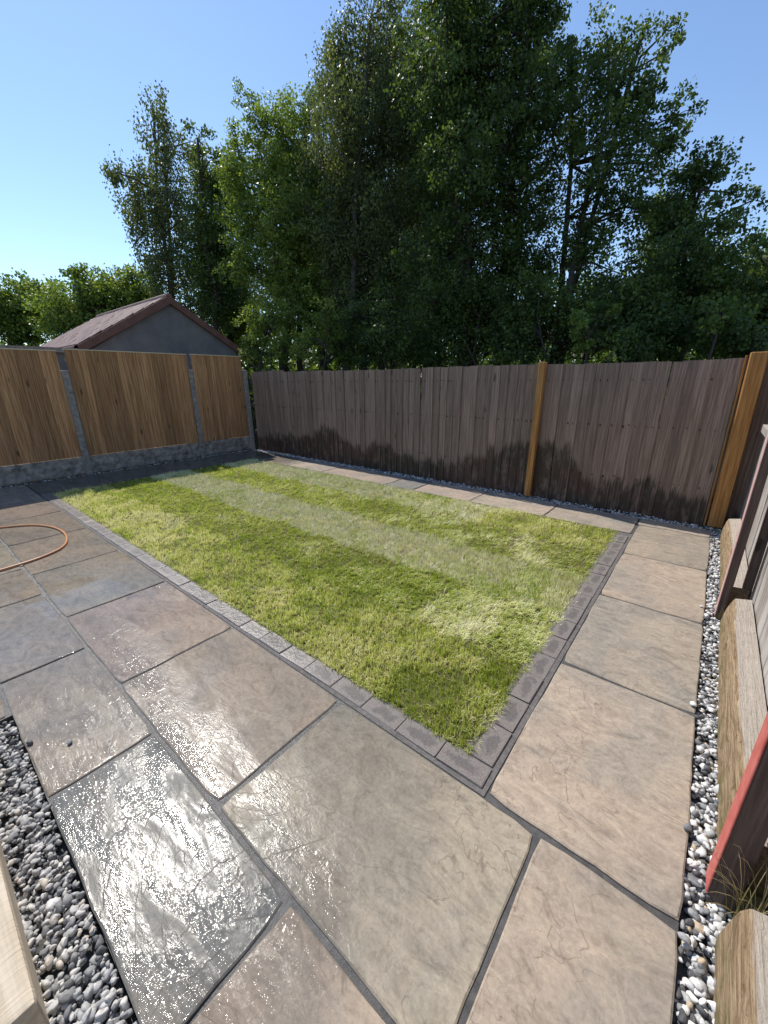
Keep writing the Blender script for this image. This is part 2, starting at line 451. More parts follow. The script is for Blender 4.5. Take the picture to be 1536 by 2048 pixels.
def slab_mesh(lx, ly, seed, th=0.04):
    r = random.Random(seed)
    def side(a, b, n):
        pts = []
        for i in range(n):
            t = i / n
            pts.append([a[0] + (b[0] - a[0]) * t, a[1] + (b[1] - a[1]) * t])
        return pts
    hx, hy = lx / 2, ly / 2
    nx, ny = max(3, int(lx / 0.07)), max(3, int(ly / 0.07))
    P = side((-hx, -hy), (hx, -hy), nx) + side((hx, -hy), (hx, hy), ny) + side((hx, hy), (-hx, hy), nx) + side((-hx, hy), (-hx, -hy), ny)
    n = len(P); w = 0.0
    for p in P:
        w = 0.55 * w + r.gauss(0, 0.0024)
        d = min(max(w, -0.005), 0.004)
        L = math.hypot(*p) + 1e-6
        p[0] += d * p[0] / L - math.copysign(0.0015, p[0]); p[1] += d * p[1] / L - math.copysign(0.0015, p[1])
    corners = {0, nx, nx + ny, 2 * nx + ny}
    for c in corners:
        P[c][0] *= 1 - r.uniform(0.002, 0.011) / max(hx, .1); P[c][1] *= 1 - r.uniform(0.002, 0.011) / max(hy, .1)
    V = []
    for p in P: V.append((p[0], p[1], -th))
    for p in P: V.append((p[0], p[1], -0.0035 + r.uniform(-.0008, .0008)))
    for p in P:
        k = 0.005
        V.append((p[0] - math.copysign(k, p[0]) * (abs(p[0]) > 0.9 * hx), p[1] - math.copysign(k, p[1]) * (abs(p[1]) > 0.9 * hy), r.uniform(-.0004, .0004)))
    Fc = []
    for i in range(n):
        j = (i + 1) % n
        Fc.append((i, j, n + j, n + i)); Fc.append((n + i, n + j, 2 * n + j, 2 * n + i))
    Fc.append(tuple(range(2 * n, 3 * n)))
    return mesh_py('paving_slab', V, Fc, M['stone'])

BUFF, GREY, PINK, BLUE, OLIVE, BROWN = (.343, .291, .237), (.312, .277, .233), (.335, .275, .227), (.195, .196, .183), (.312, .280, .226), (.312, .268, .217)
sid = 0
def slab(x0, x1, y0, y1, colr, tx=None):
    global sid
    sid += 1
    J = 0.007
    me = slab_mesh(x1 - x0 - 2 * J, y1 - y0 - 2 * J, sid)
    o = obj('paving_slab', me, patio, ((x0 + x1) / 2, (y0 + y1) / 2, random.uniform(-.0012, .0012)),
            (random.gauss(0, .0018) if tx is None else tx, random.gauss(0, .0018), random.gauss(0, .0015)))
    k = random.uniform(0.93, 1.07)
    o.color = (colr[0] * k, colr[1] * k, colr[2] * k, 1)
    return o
row1 = [(XR, -.185, BUFF), (-.185, -1.15, OLIVE), (-1.15, -2.13, BUFF), (-2.13, -3.11, PINK), (-3.11, -4.09, OLIVE), (-4.09, -5.05, BROWN), (-5.05, -6.0, BROWN),
        (-6.0, -6.98, PINK), (-6.98, XL, BUFF)]
for a, b, c in row1: slab(b, a, 0.405, 1.068, c)
row2 = [(XR, -.71, BUFF), (-.71, -1.675, BLUE), (-1.675, -2.63, GREY), (-2.63, -3.63, GREY), (-3.63, -4.30, BROWN), (-4.30, -5.25, OLIVE), (-5.25, -6.2, BROWN),
        (-6.2, -7.15, GREY), (-7.15, XL, BUFF)]
for a, b, c in row2: slab(b, a, 0.008, 0.405, c, -.022 if c is BLUE else None)
for a, b, c in [(-2.32, -3.2, BUFF), (-3.2, -4.15, GREY), (-4.15, -5.1, PINK), (-5.1, -6.05, BUFF), (-6.05, -7.0, OLIVE), (-7.0, XL, GREY)]: slab(b, a, -0.61, 0.008, c)
for y0, y1, c in [(1.075, 2.04, BUFF), (2.04, 2.975, GREY), (2.975, 3.915, BUFF), (3.915, 4.84, BROWN)]:
    slab(-.394, XR, y0, y1, c)
# the small triangle-cut corner piece is part of the run along the gravel
back = [(XR, -.41, GREY, 4.84), (-.41, -1.29, GREY, 4.49), (-1.29, -2.25, BUFF, 4.49), (-2.25, -3.15, PINK, 4.49), (-3.15, -3.66, BLUE, 4.49), (-3.66, -5.1, PINK, 4.49),
        (-5.1, -6.02, BUFF, 4.49), (-6.02, -6.95, GREY, 4.49), (-6.95, XL, (.14, .13, .12), 4.49)]  # last one, in the corner: fence shade put into its colour
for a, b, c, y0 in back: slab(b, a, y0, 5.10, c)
FENCE_SHADE = (.125, .118, .110)  # left fence's deep shade painted into the path slabs' colour
for y0, y1, c in [(1.075, 2.0, FENCE_SHADE), (2.0, 2.95, FENCE_SHADE), (2.95, 3.9, FENCE_SHADE), (3.9, 4.49, FENCE_SHADE)]:
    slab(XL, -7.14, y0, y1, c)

# setts between paving and lawn
edging = obj('sett_edging', boxes_mesh('sett_edging', [(-7.12, -0.391, 1.0655, 1.20, -0.10, -0.0035), (-0.545, -0.3912, 1.2002, 4.4698, -0.10, -0.0037)], M['pale_mortar']))
tag(edging, 'edging course of grey setts between the paving and the lawn', kind='structure')
def sett_mesh(seed):
    r = random.Random(seed)
    v, f_ = box_vf(-.1035, .1035, -.0495, .0495, -.06, 0.002)
    me = mesh_py('sett', v, f_, M['sett'])
    bevel(me, 0.0045, 2)
    for q in me.vertices:
        q.co.x += r.gauss(0, .0008); q.co.y += r.gauss(0, .0008)
        if q.co.z > -0.01: q.co.z += r.gauss(0, .0008)
    return me
SM = [sett_mesh(i) for i in range(5)]
def sett(x, y, rz):
    o = obj('sett', random.choice(SM), edging, (x, y, random.uniform(-.002, .003)), (random.gauss(0, .008), random.gauss(0, .008), rz + random.gauss(0, .006)))
pitch = 0.2115
x = -0.4165 - 0.1
while x > -7.1:
    sett(x, 1.1365, random.choice((0, math.pi))); x -= pitch
y = 1.1985 + 0.1
while y < 4.44:
    sett(-0.4665, y, math.pi / 2 + random.choice((0, math.pi))); y += pitch

# ------------------------------------------------------------------ lawn
soil = obj('soil_bed', boxes_mesh('soil_bed', [(-7.118, -0.5455, 1.2005, 4.466, -0.11, -0.012)], M['thatch']))
tag(soil, kind='structure')
ROWS = [1.19, 1.85, 2.50, 3.16, 3.82, 4.52]
# (row, x from, x to): base tint, straw share, lean direction, lean amount
ROLLS = {
    0: [(-9, -4.3, .64, .50, (1, .1), .60), (-4.3, -2.05, .48, .44, (.6, -.4), .55), (-2.05, 0, .34, .24, (.3, -.6), .45)],
    1: [(-9, -1.33, .16, .05, (.9, -.45), .90), (-1.33, 0, .42, .26, (.9, .3), 1.0)],
    2: [(-9, -2.6, .68, .60, (-.8, .5), .70), (-2.6, -1.5, .62, .60, (-.5, .6), .70), (-1.5, 0, .55, .34, (-.2, .6), .60)],
    3: [(-9, -1.27, .20, .08, (.9, -.35), .90), (-1.27, 0, .46, .26, (.9, -.2), 1.0)],
    4: [(-9, -3.2, .70, .64, (-.7, .4), .7), (-3.2, -1.9, .60, .60, (.2, .5), .7), (-1.9, 0, .46, .34, (.3, -.4), .6)],
}
def value_noise(x, y, sc, seed):
    r = np.random.default_rng(seed); T = r.random((64, 64))
    u, v = x * sc, y * sc
    i, j = np.floor(u).astype(int), np.floor(v).astype(int); a, b = u - i, v - j
    a, b = a * a * (3 - 2 * a), b * b * (3 - 2 * b)
    q = lambda p, s_: T[p % 64, s_ % 64]
    return (q(i, j) * (1 - a) + q(i + 1, j) * a) * (1 - b) + (q(i, j + 1) * (1 - a) + q(i + 1, j + 1) * a) * b

def grass():
    # tufts first, then blades inside each tuft
    ct = 150000
    TX = rng.uniform(LAWN[0], LAWN[1] + 0.006, ct); TY = rng.uniform(LAWN[2] - 0.004, LAWN[3], ct)
    TD = np.sqrt(TX ** 2 + TY ** 2 + 1.3 ** 2)
    keep = rng.random(ct) < np.clip((2.3 / TD) ** 1.2, 0, 1) * 0.85
    TX, TY, TD = TX[keep], TY[keep], TD[keep]
    nt = len(TX)
    fray = 0.10 * (value_noise(TX, TY, 4.0, 5) - .5) + 0.06 * (value_noise(TX, TY, 15, 6) - .5) + rng.normal(0, 0.018, nt)
    row = np.clip(np.searchsorted(ROWS, TY + fray) - 1, 0, 4)
    XX = TX + 0.7 * fray
    tint = np.zeros(nt); straw = np.zeros(nt); lx = np.zeros(nt); ly = np.zeros(nt); am = np.zeros(nt); seam = np.full(nt, 9.0)
    for rw, segs in ROLLS.items():
        for x0, x1, t, s_, d, a in segs:
            m = (row == rw) & (XX >= x0) & (XX < x1)
            tint[m] = t; straw[m] = s_; lx[m] = d[0]; ly[m] = d[1]; am[m] = a
            if (rw, x1) in ((1, -1.33), (3, -1.27)):
                mr_ = row == rw
                seam[mr_] = np.minimum(seam[mr_], np.abs(TX[mr_] - x1 + 0.025 * np.sin(TY[mr_] * 11)))
    for yb in ROWS[1:-1]:
        seam = np.minimum(seam, np.abs(TY - yb) + 0.006 + 0.045 * value_noise(TX, TX * 0 + yb, 2.5, 8))
    seam_k = np.clip((seam - 0.002) / 0.014, 0.35, 1.0)
    p1 = value_noise(TX, TY, 2.2, 1); p2 = value_noise(TX, TY, 6.5, 2); p3 = value_noise(TX, TY, 19, 3)
    patch = 0.40 * p1 + 0.33 * p2 + 0.27 * p3
    th0 = np.arctan2(ly, lx) + rng.normal(0, 0.55, nt) + (p2 - .5) * 2.2 + (p1 - .5) * 1.0
    am = np.clip(am * (0.75 + 0.6 * p3) + rng.normal(0, 0.25, nt) + 0.10, 0.1, 1.5)
    len0 = rng.uniform(0.023, 0.051, nt) * (0.8 + 0.45 * p2) * seam_k
    t0 = np.clip(tint * 0.62 + 1.05 * (patch - 0.5) + rng.normal(0, 0.17, nt), 0, 0.70)
    s0 = np.clip(straw * (0.15 + 2.6 * (patch - .28)) + 0.07 + rng.normal(0, .12, nt), 0.02, 0.9)
    K = 6
    idx = np.repeat(np.arange(nt), K); n = nt * K
    D = TD[idx]
    sp = 0.0048 + 0.0010 * D
    X = TX[idx] + rng.normal(0, 1, n) * sp; Y = TY[idx] + rng.normal(0, 1, n) * sp
    th = th0[idx] + rng.normal(0, 0.55, n)
    a_ = np.clip(am[idx] + rng.normal(0, 0.25, n), 0.03, 1.6)
    L = len0[idx] * rng.uniform(0.6, 1.15, n)
    stray = rng.random(n) < 0.012
    L = np.where(stray, L * 1.5, L)
    Wd = (0.0024 + 0.00075 * np.maximum(D - 1.6, 0)) * rng.uniform(0.65, 1.25, n)
    is_straw = rng.random(n) < s0[idx]
    tt = np.where(is_straw, rng.uniform(0.74, 1.0, n), np.clip(t0[idx] + rng.normal(0, 0.07, n), 0, 0.70))
    dx, dy = np.cos(th), np.sin(th)
    phi = rng.uniform(-0.8, 0.8, n)
    wx, wy = -np.sin(th + phi), np.cos(th + phi)
    ang1 = a_ * 0.45; ang2 = np.minimum(a_ * 1.2, 1.6)
    B = np.stack([X, Y, np.full(n, -0.013)], 1)
    W = np.stack([wx, wy, np.zeros(n)], 1) * (Wd * 0.5)[:, None]
    mid = B + np.stack([dx * np.sin(ang1), dy * np.sin(ang1), np.cos(ang1)], 1) * (L * 0.55)[:, None]
    tip = mid + np.stack([dx * np.sin(ang2), dy * np.sin(ang2), np.cos(ang2)], 1) * (L * 0.55)[:, None]
    nearm = D < 3.3
    Vs, Fs, Ts = [], [], []
    b, w, mi, ti = B[nearm], W[nearm], mid[nearm], tip[nearm]; k = len(b)
    V = np.stack([b - w, b + w, mi - w * 0.85, mi + w * 0.85, ti], 1).reshape(-1, 3)
    i5 = np.arange(k)[:, None] * 5
    Fq = np.concatenate([i5 + np.array([0, 1, 3]), i5 + np.array([0, 3, 2]), i5 + np.array([2, 3, 4])], 1).reshape(-1, 3)
    Vs.append(V); Fs.append(Fq); Ts.append(np.repeat(tt[nearm], 5)); off = len(V)
    b, w, mi, ti = B[~nearm], W[~nearm], mid[~nearm], tip[~nearm]; k = len(b)
    V = np.stack([b - w, b + w, ti], 1).reshape(-1, 3)
    Fq = (np.arange(k)[:, None] * 3 + np.array([0, 1, 2])) + off
    Vs.append(V); Fs.append(Fq); Ts.append(np.repeat(tt[~nearm], 3))
    mat = m_attr('grass_blade', [(0.0, (0.31, 0.39, 0.050)), (0.22, (0.53, 0.58, 0.13)), (0.48, (0.68, 0.67, 0.30)), (0.70, (0.78, 0.78, 0.54)),
                                 (0.74, (0.74, 0.64, 0.36)), (1.0, (0.93, 0.88, 0.70))], 0.45, trans=0.32, trans_col=(1.05, 1.12, 0.6), spec=0.4)
    me = mesh_np('lawn_grass', np.concatenate(Vs), np.concatenate(Fs), mat, attrs={'tint': ('POINT', 'FLOAT', np.concatenate(Ts))})
    return tag(obj('lawn_grass', me), 'striped lawn of freshly laid turf with seams between the rolls', 'grass', kind='stuff')
grass()

# ------------------------------------------------------------------ gravel
def ico(sub):
    import bmesh
    bm = bmesh.new(); bmesh.ops.create_icosphere(bm, subdivisions=sub, radius=1.0)
    bm.verts.ensure_lookup_table()
    V = np.array([v.co[:] for v in bm.verts]); Fc = np.array([[v.index for v in f_.verts] for f_ in bm.faces]); bm.free()
    return V, Fc
ICO = {1: ico(1), 2: ico(2)}
def stone_shape(sub, r):
    V, Fc = ICO[sub]; V = V.copy()
    for _ in range(11):                     # knock flat faces off the pebble
        n_ = r.normal(size=3); n_ /= np.linalg.norm(n_); c = r.uniform(0.5, 0.85)
        d = V @ n_; V -= np.outer(np.maximum(d - c, 0), n_)
    V *= 1 + r.normal(0, 0.05, (len(V), 1))
    return V
SHAPES = {s_: [stone_shape(s_, rng) for _ in range(24)] for s_ in (1, 2)}
def rotm(r, n):
    q = r.normal(size=(n, 4)); q /= np.linalg.norm(q, axis=1)[:, None]
    w, x_, y_, z_ = q.T
    return np.stack([np.stack([1 - 2 * (y_ * y_ + z_ * z_), 2 * (x_ * y_ - w * z_), 2 * (x_ * z_ + w * y_)], 1),
                     np.stack([2 * (x_ * y_ + w * z_), 1 - 2 * (x_ * x_ + z_ * z_), 2 * (y_ * z_ - w * x_)], 1),
                     np.stack([2 * (x_ * z_ - w * y_), 2 * (y_ * z_ + w * x_), 1 - 2 * (x_ * x_ + y_ * y_)], 1)], 1)
def gravel(name, x0, x1, y0, y1, size, dens, mat, label, sub_of, zt=-0.010):
    base = obj(name.replace('gravel', 'gravel_base'), boxes_mesh('gravel_base', [(x0, x1, y0, y1, -0.115, -0.045)], M['membrane']))
    tag(base, kind='structure')
    n = int((x1 - x0) * (y1 - y0) / (size ** 2) * dens)
    Vs, Fs, Ts, off = [], [], [], 0
    m_ = size * 0.22
    X = rng.uniform(x0 + m_, x1 - m_, n); Y = rng.uniform(y0 + m_, y1 - m_, n)
    lvl = rng.integers(0, 3, n)
    Z = zt - 0.004 - lvl * size * 0.42 + rng.normal(0, size * .10, n)
    R = rotm(rng, n); S = size * 0.5 * np.exp(rng.normal(0, 0.30, n))
    tn = np.clip(rng.beta(1.15, 0.85, n), 0, 1); tn = np.where(rng.random(n) < 0.025, 1.0, np.minimum(tn, 0.95))
    an = np.array([1.2, 0.98, 0.74])
    for i in range(n):
        sb = sub_of(X[i], Y[i])
        V = SHAPES[sb][rng.integers(24)] * an
        V = V @ R[i].T; V[:, 2] *= 0.8
        Vs.append(V * S[i] + (X[i], Y[i], Z[i])); Fs.append(ICO[sb][1] + off); off += len(V)
        Ts.append(np.full(len(V), tn[i]))
    me = mesh_np(name, np.concatenate(Vs), np.concatenate(Fs), mat, attrs={'tint': ('POINT', 'FLOAT', np.concatenate(Ts))})
    return tag(obj(name, me), label, 'gravel', kind='stuff')
gravel('side_gravel', XR - 0.010, 0.345, 0.25, 5.10, 0.023, 3.1, M['pebble'], 'black and white gravel strip along the right hand fence', lambda x, y: 2 if y < 1.6 else 1)
gravel('back_gravel', XL, 0.30, 5.10, YB + 0.0, 0.030, 2.0, M['pebble'], 'gravel strip along the foot of the weathered back fence', lambda x, y: 1)
gravel('far_gravel', XL - 0.115, XL, -0.6, 5.10, 0.028, 1.8, M['pebble'], 'gravel strip along the concrete gravel boards on the left', lambda x, y: 1)
gravel('front_gravel', -2.31, -0.2, -0.16, 0.014, 0.020, 2.7, M['buff_pebble'], 'gravel strip between the wet paving and the pale timber in the front corner', lambda x, y: 2)

def pebble(x, y, s, t, label):
    V = SHAPES[2][rng.integers(24)] * np.array([1.3, 0.95, 0.7]) * s
    me = mesh_np('pebble', V, ICO[2][1], M['pebble'], attrs={'tint': ('POINT', 'FLOAT', np.full(len(V), t))})
    o = obj('pebble', me, None, (x, y, 0.6 * s), (0, 0, random.uniform(0, 6)))
    return tag(o, label, 'pebble', 'stray pebbles on the paving')
from_px = lambda px, py: (lambda w: (w * (-CAM_H / w[2]))[:2])(ray(px, py))
for px, py, s, t, lb in [(60, 1488, .014, .15, 'dark stray pebble on the wet slab beside the front gravel'), (140, 1486, .013, .45, 'grey stray pebble on the wet slab, further from the front gravel'),
                         (1386, 1411, .017, .8, 'pale stray pebble lying on the path slab next to the mortar joint'), (1375, 1657, .016, .3, 'dark pebble on the path edge near the red post'),
                         (1366, 1880, .014, .5, 'grey pebble on the paving edge in the bottom right corner'), (1402, 1214, .011, .75, 'small pale pebble on the path, farthest along the side gravel')]:
    q = from_px(px, py); pebble(q[0], q[1], s, t, lb)

# ------------------------------------------------------------------ back fence
back_fence = empty('back_fence', (-4.0, YB, 0), 'weathered grey brown closeboard fence with damp stains across the back', 'fence')
def feather(w, h, t0=0.016, t1=0.006, mat=None, top_jit=0.0):
    """vertical feather-edge board, thick edge at +x, face towards -y"""
    V = [(0, -t1, 0), (w, -t0, 0), (w, 0, 0), (0, 0, 0), (0, -t1, h), (w, -t0, h + top_jit), (w, 0, h + top_jit), (0, 0, h)]
    return mesh_py('board', V, [(0, 1, 5, 4), (1, 2, 6, 5), (2, 3, 7, 6), (3, 0, 4, 7), (4, 5, 6, 7), (3, 2, 1, 0)], mat)
BMS = [feather(0.131, 1.71 + random.uniform(-.006, .006), 0.021, 0.005, mat=M['old_board'], top_jit=random.uniform(-.003, .003)) for _ in range(6)]
x = -8.10; bx = []
while x < 0.36:
    bx.append(x); x += random.uniform(0.108, 0.124)
for x in bx:
    zt = -0.035 + 0.008 * math.sin(x * 1.7) + (0.03 if x < -7 else 0)
    o = obj('board', random.choice(BMS), back_fence, (x + 4.0, random.uniform(-.002, .002), zt), (random.gauss(0, .004), random.gauss(0, .005), 0.03 + random.gauss(0, .02)))
for z in (0.35, 0.95, 1.45):
    obj('rail', boxes_mesh('rail', [(-4.2, 4.28, 0.006, 0.06, z, z + 0.08)], M['dark_wood']), back_fence)
NV, NF = [], []
r9 = random.Random(3)
for x in bx:                                           # nail heads along the rails
    for z in (0.39, 0.99, 1.49):
        for q in ((0.035,) if r9.random() < .5 else (0.03, 0.085)):
            v, f_ = box_vf(x + 4 + q - .004, x + 4 + q + .004, -.0185, -.008, z - .004 + r9.gauss(0, .01), z + .005 + r9.gauss(0, .001)); k = len(NV)
            NV += v; NF += [tuple(i + k for i in t) for t in f_]
tag(obj('nails', mesh_py('nails', NV, NF, M['soil']), back_fence), kind='stuff')
# fresh orange posts
def post_mesh(w, d, h, mat, bw=0.004):
    me = boxes_mesh('post', [(-w / 2, w / 2, -d / 2, d / 2, 0, h)], mat); return bevel(me, bw)
fp = obj('fence_post', post_mesh(0.075, 0.075, 1.70, M['new_post']), None, (-1.745, YB - 0.062, 0.0), (0.0, 0.006, 0.0))
tag(fp, 'fresh orange timber post standing against the middle of the weathered fence', 'post')
cp = obj('corner_post', post_mesh(0.125, 0.10, 1.705, M['new_post'], 0.006), None, (0.245, YB - 0.085, 0.02), (0.0, -0.012, 0.05))
tag(cp, 'wide fresh orange timber post where back fence meets right fence', 'post')
cs = obj('timber_strip', post_mesh(0.018, 0.03, 1.70, M['new_post'], 0.002), None, (0.158, YB - 0.05, 0.0), (0.0, -0.010, 0.0))
tag(cs, 'narrow orange timber strip squeezed between boards and the wide post', 'timber strip')

# ------------------------------------------------------------------ left fence
XF = -8.22
left_fence = empty('left_fence', (XF, 2.6, 0), 'new brown timber panel fence with concrete posts and gravel boards', 'fence')
posts_y = [-0.02, 1.96, 4.0]
def conc_post(y, h, dx=0.0):
    V, Fc = box_vf(-.05, .05, -.05, .05, -0.1, h)
    me = mesh_py('concrete_post', V, Fc, M['concrete']); bevel(me, 0.012)
    return obj('concrete_post', me, left_fence, (dx, y - 2.6, 0), (0, 0, 0))
for y, h in zip(posts_y, (1.68, 1.69, 1.73)): conc_post(y, h)
conc_post(5.19, 1.74, 0.02)
spans = [(0.03, 1.91, 1.985), (2.01, 3.955, 2.015), (4.045, 5.14, 2.02)]
LM = [feather(0.115, 1.0, 0.014, 0.005, mat=M['new_board']) for _ in range(1)]
for a, b, top in spans:
    fpn = empty('fence_panel', (XF, (a + b) / 2, 0.30)); fpn.parent = left_fence; fpn.location = (0, (a + b) / 2 - 2.6, 0.30)
    ln = b - a; H = top - 0.30
    bm_ = feather(0.115, H - 0.022, 0.004, 0.020, mat=M['new_board'])
    y = -ln / 2 + 0.002
    while y < ln / 2 - 0.02:
        w = min(0.115, ln / 2 - y)
        me = bm_ if w > 0.114 else feather(w, H - 0.022, 0.004, 0.020, mat=M['new_board'])
        obj('board', me, fpn, (0.022, y, 0.004), (0, random.gauss(0, .003), math.pi / 2 + 0.03 + random.gauss(0, .015))); y += random.uniform(0.086, 0.096)
    for z in (0.10, 0.75, H - 0.2):
        obj('rail', boxes_mesh('rail', [(-.028, 0.006, -ln / 2, ln / 2, z, z + 0.06)], M['new_board']), fpn)
    obj('capping', boxes_mesh('capping', [(-.022, .036, -ln / 2 - .002, ln / 2 + .002, H - 0.016, H)], M['pale_timber']), fpn)
    # rock-faced concrete gravel board
    nu, nv = int(ln / 0.02), 14
    U = np.linspace(-ln / 2, ln / 2, nu + 1); Vv = np.linspace(0, 0.295, nv + 1)
    uu, vv = np.meshgrid(U, Vv)
    cell_r = np.floor(vv / 0.099); cell_u = (uu + cell_r * 0.17 + 50) / 0.26
    fu = np.minimum(cell_u % 1, 1 - cell_u % 1) * 0.26; fv = np.minimum(vv % 0.099, 0.099 - vv % 0.099)
    rk = value_noise(uu + 30, vv + a * 3 + 9, 26, 4) * 0.016 + value_noise(uu + 9, vv + 3, 70, 6) * 0.006
    dep = np.minimum(np.clip(np.minimum(fu, fv) / 0.018, 0, 1) * 0.024, 0.024) * (0.25 + 0.75 * value_noise(cell_u // 1 + 0.0, cell_r, 1.0, 9)) + rk
    Vg = np.stack([0.012 + dep, uu, vv], -1).reshape(-1, 3)
    idx = np.arange((nu + 1) * (nv + 1)).reshape(nv + 1, nu + 1)
    Q = np.stack([idx[:-1, :-1], idx[:-1, 1:], idx[1:, 1:], idx[1:, :-1]], -1).reshape(-1, 4)
    V2, F2 = box_vf(-0.03, 0.012, -ln / 2, ln / 2, 0, 0.297)
    n0 = len(Vg); Vg = np.concatenate([Vg, np.array(V2)]); Q = np.concatenate([Q, np.array(F2) + n0])
    obj('gravel_board', mesh_np('gravel_board', Vg, Q, M['rock_face'], smooth=False), left_fence, (0, (a + b) / 2 - 2.6, 0.0))

# ------------------------------------------------------------------ right fence
XI = 0.415
right_fence = empty('right_fence', (XI, 2.5, 0), 'old silvered fence with timber posts and rough sawn base boards on the right', 'fence')
ylo, yhi = -0.9, 5.30
y = ylo
RB = [boxes_mesh('board', [(0, .016, 0, w, 0, 1.80)], M['grey_board']) for w in (.118, .138, .15)]
for me in RB: bevel(me, 0.002)
while y < yhi - 0.05:
    me = random.choice(RB); w = max(v.co.y for v in me.vertices)
    if y + w > yhi: break
    obj('board', me, right_fence, (random.uniform(0, .005), y - 2.5, 0.02 + random.uniform(-.01, .01)), (0, random.gauss(0, .002), 0)); y += w + 0.002
for (a, b) in ((-0.62, 1.16), (1.30, 3.10), (3.24, 4.98)):
    me = boxes_mesh('rail', [(-.045, -.001, a - 2.5, b - 2.5, 1.03, 1.10)], M['grey_board']); bevel(me, 0.004)
    obj('rail', me, right_fence)
def sawn_log(y0, y1, seed, topx=0.345):
    """slab-sawn base timber: wavy waney front, flat weathered top"""
    r = np.random.default_rng(seed); n = 46
    ys = np.linspace(y0, y1, n); prof = [(0.297, -0.06), (0.298, 0.03), (0.301, 0.08), (0.307, 0.125), (0.316, 0.165), (0.326, 0.196), (0.331, 0.2015), (0.409, 0.206), (0.411, -0.06)]
    V = []
    for i, yy in enumerate(ys):
        wob = 0.005 * math.sin(yy * 3.1 + seed) + 0.0025 * math.sin(yy * 8.3 + seed * 2)
        e = 1 - 0.06 * max(0, 1 - (y1 - yy) / 0.06)
        for k, (px_, pz_) in enumerate(prof):
            j = r.normal(0, 0.0014) if 0 < k < 6 else 0.0
            xx = px_ + (wob * (0.3 + 0.14 * k) + j if 0 < k < 7 else 0)
            zz = pz_ * (e if pz_ > 0 and k < 7 else 1) + (0.5 * j + 0.004 * math.sin(yy * 5) if k in (5, 6) else 0)
            V.append((xx - XI, yy - 2.5, zz))
    m = len(prof); Fc = []
    for i in range(n - 1):
        for k in range(m - 1):
            Fc.append((i * m + k, i * m + k + 1, (i + 1) * m + k + 1, (i + 1) * m + k))
    Fc.append(tuple(range(m))); Fc.append(tuple(reversed(range((n - 1) * m, n * m))))
    me = mesh_py('base_timber', V, Fc, M['log_h'])
    return obj('base_timber', me, right_fence)
# the base timbers run along Y, so their grain does too
def m_log():
    s = NT('rough_sawn_log'); v, oi = s.coords()
    g = s.noise(s.vmath('MULTIPLY', v, (34, 1.6, 34)), 3.0, 6, 0.68, 0.4)
    sc = s.noise(s.vmath('MULTIPLY', v, (6, 5, 9)), 2.6, 7, 0.7, 1.0)
    px, py, pz = s.xyz(s.pos())
    col = s.mix(s.mr(g, 0.35, 0.66), (0.21, 0.138, 0.076, 1), (0.47, 0.345, 0.215, 1))
    col = s.mix(s.math('MULTIPLY', s.mr(sc, 0.54, 0.68), 0.8), col, (0.14, 0.08, 0.035, 1))
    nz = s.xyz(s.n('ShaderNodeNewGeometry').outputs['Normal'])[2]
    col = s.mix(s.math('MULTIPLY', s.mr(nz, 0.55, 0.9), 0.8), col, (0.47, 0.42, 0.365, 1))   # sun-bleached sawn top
    moss = s.math('MULTIPLY', s.mr(pz, 0.14, 0.03), s.mr(s.noise(v, 9, 4), 0.45, 0.6))
    col = s.mix(s.math('MULTIPLY', moss, 0.6), col, (0.13, 0.13, 0.03, 1))
    h = s.math('ADD', g, s.math('MULTIPLY', sc, 1.2))
    return s.done(col, 0.85, s.bump(h, 0.014), 0.25)
M['log_h'] = m_log()
for a, b, sd in ((3.22, 4.96, 1), (1.30, 3.06, 4), (-0.6, 1.10, 9)): sawn_log(a, b, sd)
def old_post(y, face, lean=0.0, w=0.075, d=0.065):
    p = empty('post', (0, 0, 0)); p.parent = right_fence; p.location = (0, y - 2.5, 0); p.rotation_euler = (0, lean, 0)
    me = boxes_mesh('post_body', [(-.140, -.140 + d, 0, w, -0.05, 1.78)], M['dark_wood']); bevel(me, 0.004); obj('post_body', me, p)
    me = boxes_mesh('painted_face', [(-.146, -.1405, 0.002, w - .002, 0.0, 1.78)], face); bevel(me, 0.002)
    r = random.Random(int(y * 10))
    obj('painted_face', me, p)
    me = boxes_mesh('batten', [(-.050, -.004, w - .035, w + .010, 0.215, 1.78)], M['dark_wood']); bevel(me, 0.003); obj('batten', me, p)
    return p
old_post(1.215, M['red_paint'])
old_post(3.135, M['pink_paint'], d=0.042)

# dry weeds at the red post
def blades(name, base, n, hgt, spread, mat, droop=1.0, seed=0, wid=0.0022):
    r = np.random.default_rng(seed); Vs, Fs, Ts, off = [], [], [], 0
    for i in range(n):
        az = r.uniform(0, 2 * math.pi); L = hgt * r.uniform(0.45, 1.1); sp = spread * r.uniform(0.2, 1.0)
        b = np.array([r.normal(0, .018), r.normal(0, .022), 0]); d = np.array([math.cos(az), math.sin(az), 0])
        ts = np.linspace(0, 1, 7); path = [b + d * sp * t ** 1.6 + np.array([0, 0, L * (t - 0.5 * droop * t ** 3)]) for t in ts]
        w = np.cross(d, (0, 0, 1)) * wid
        for k, p in enumerate(path):
            ww = w * (1 - 0.9 * ts[k]); Vs += [p - ww, p + ww]; Ts += [0.3 + 0.7 * r.random() * 0 + 0.5 * ts[k]] * 2
        for k in range(6): Fs.append((off + 2 * k, off + 2 * k + 1, off + 2 * k + 3, off + 2 * k + 2))
        off += 14
    return mesh_np(name, np.array(Vs), np.array(Fs), mat, attrs={'tint': ('POINT', 'FLOAT', np.array(Ts))})
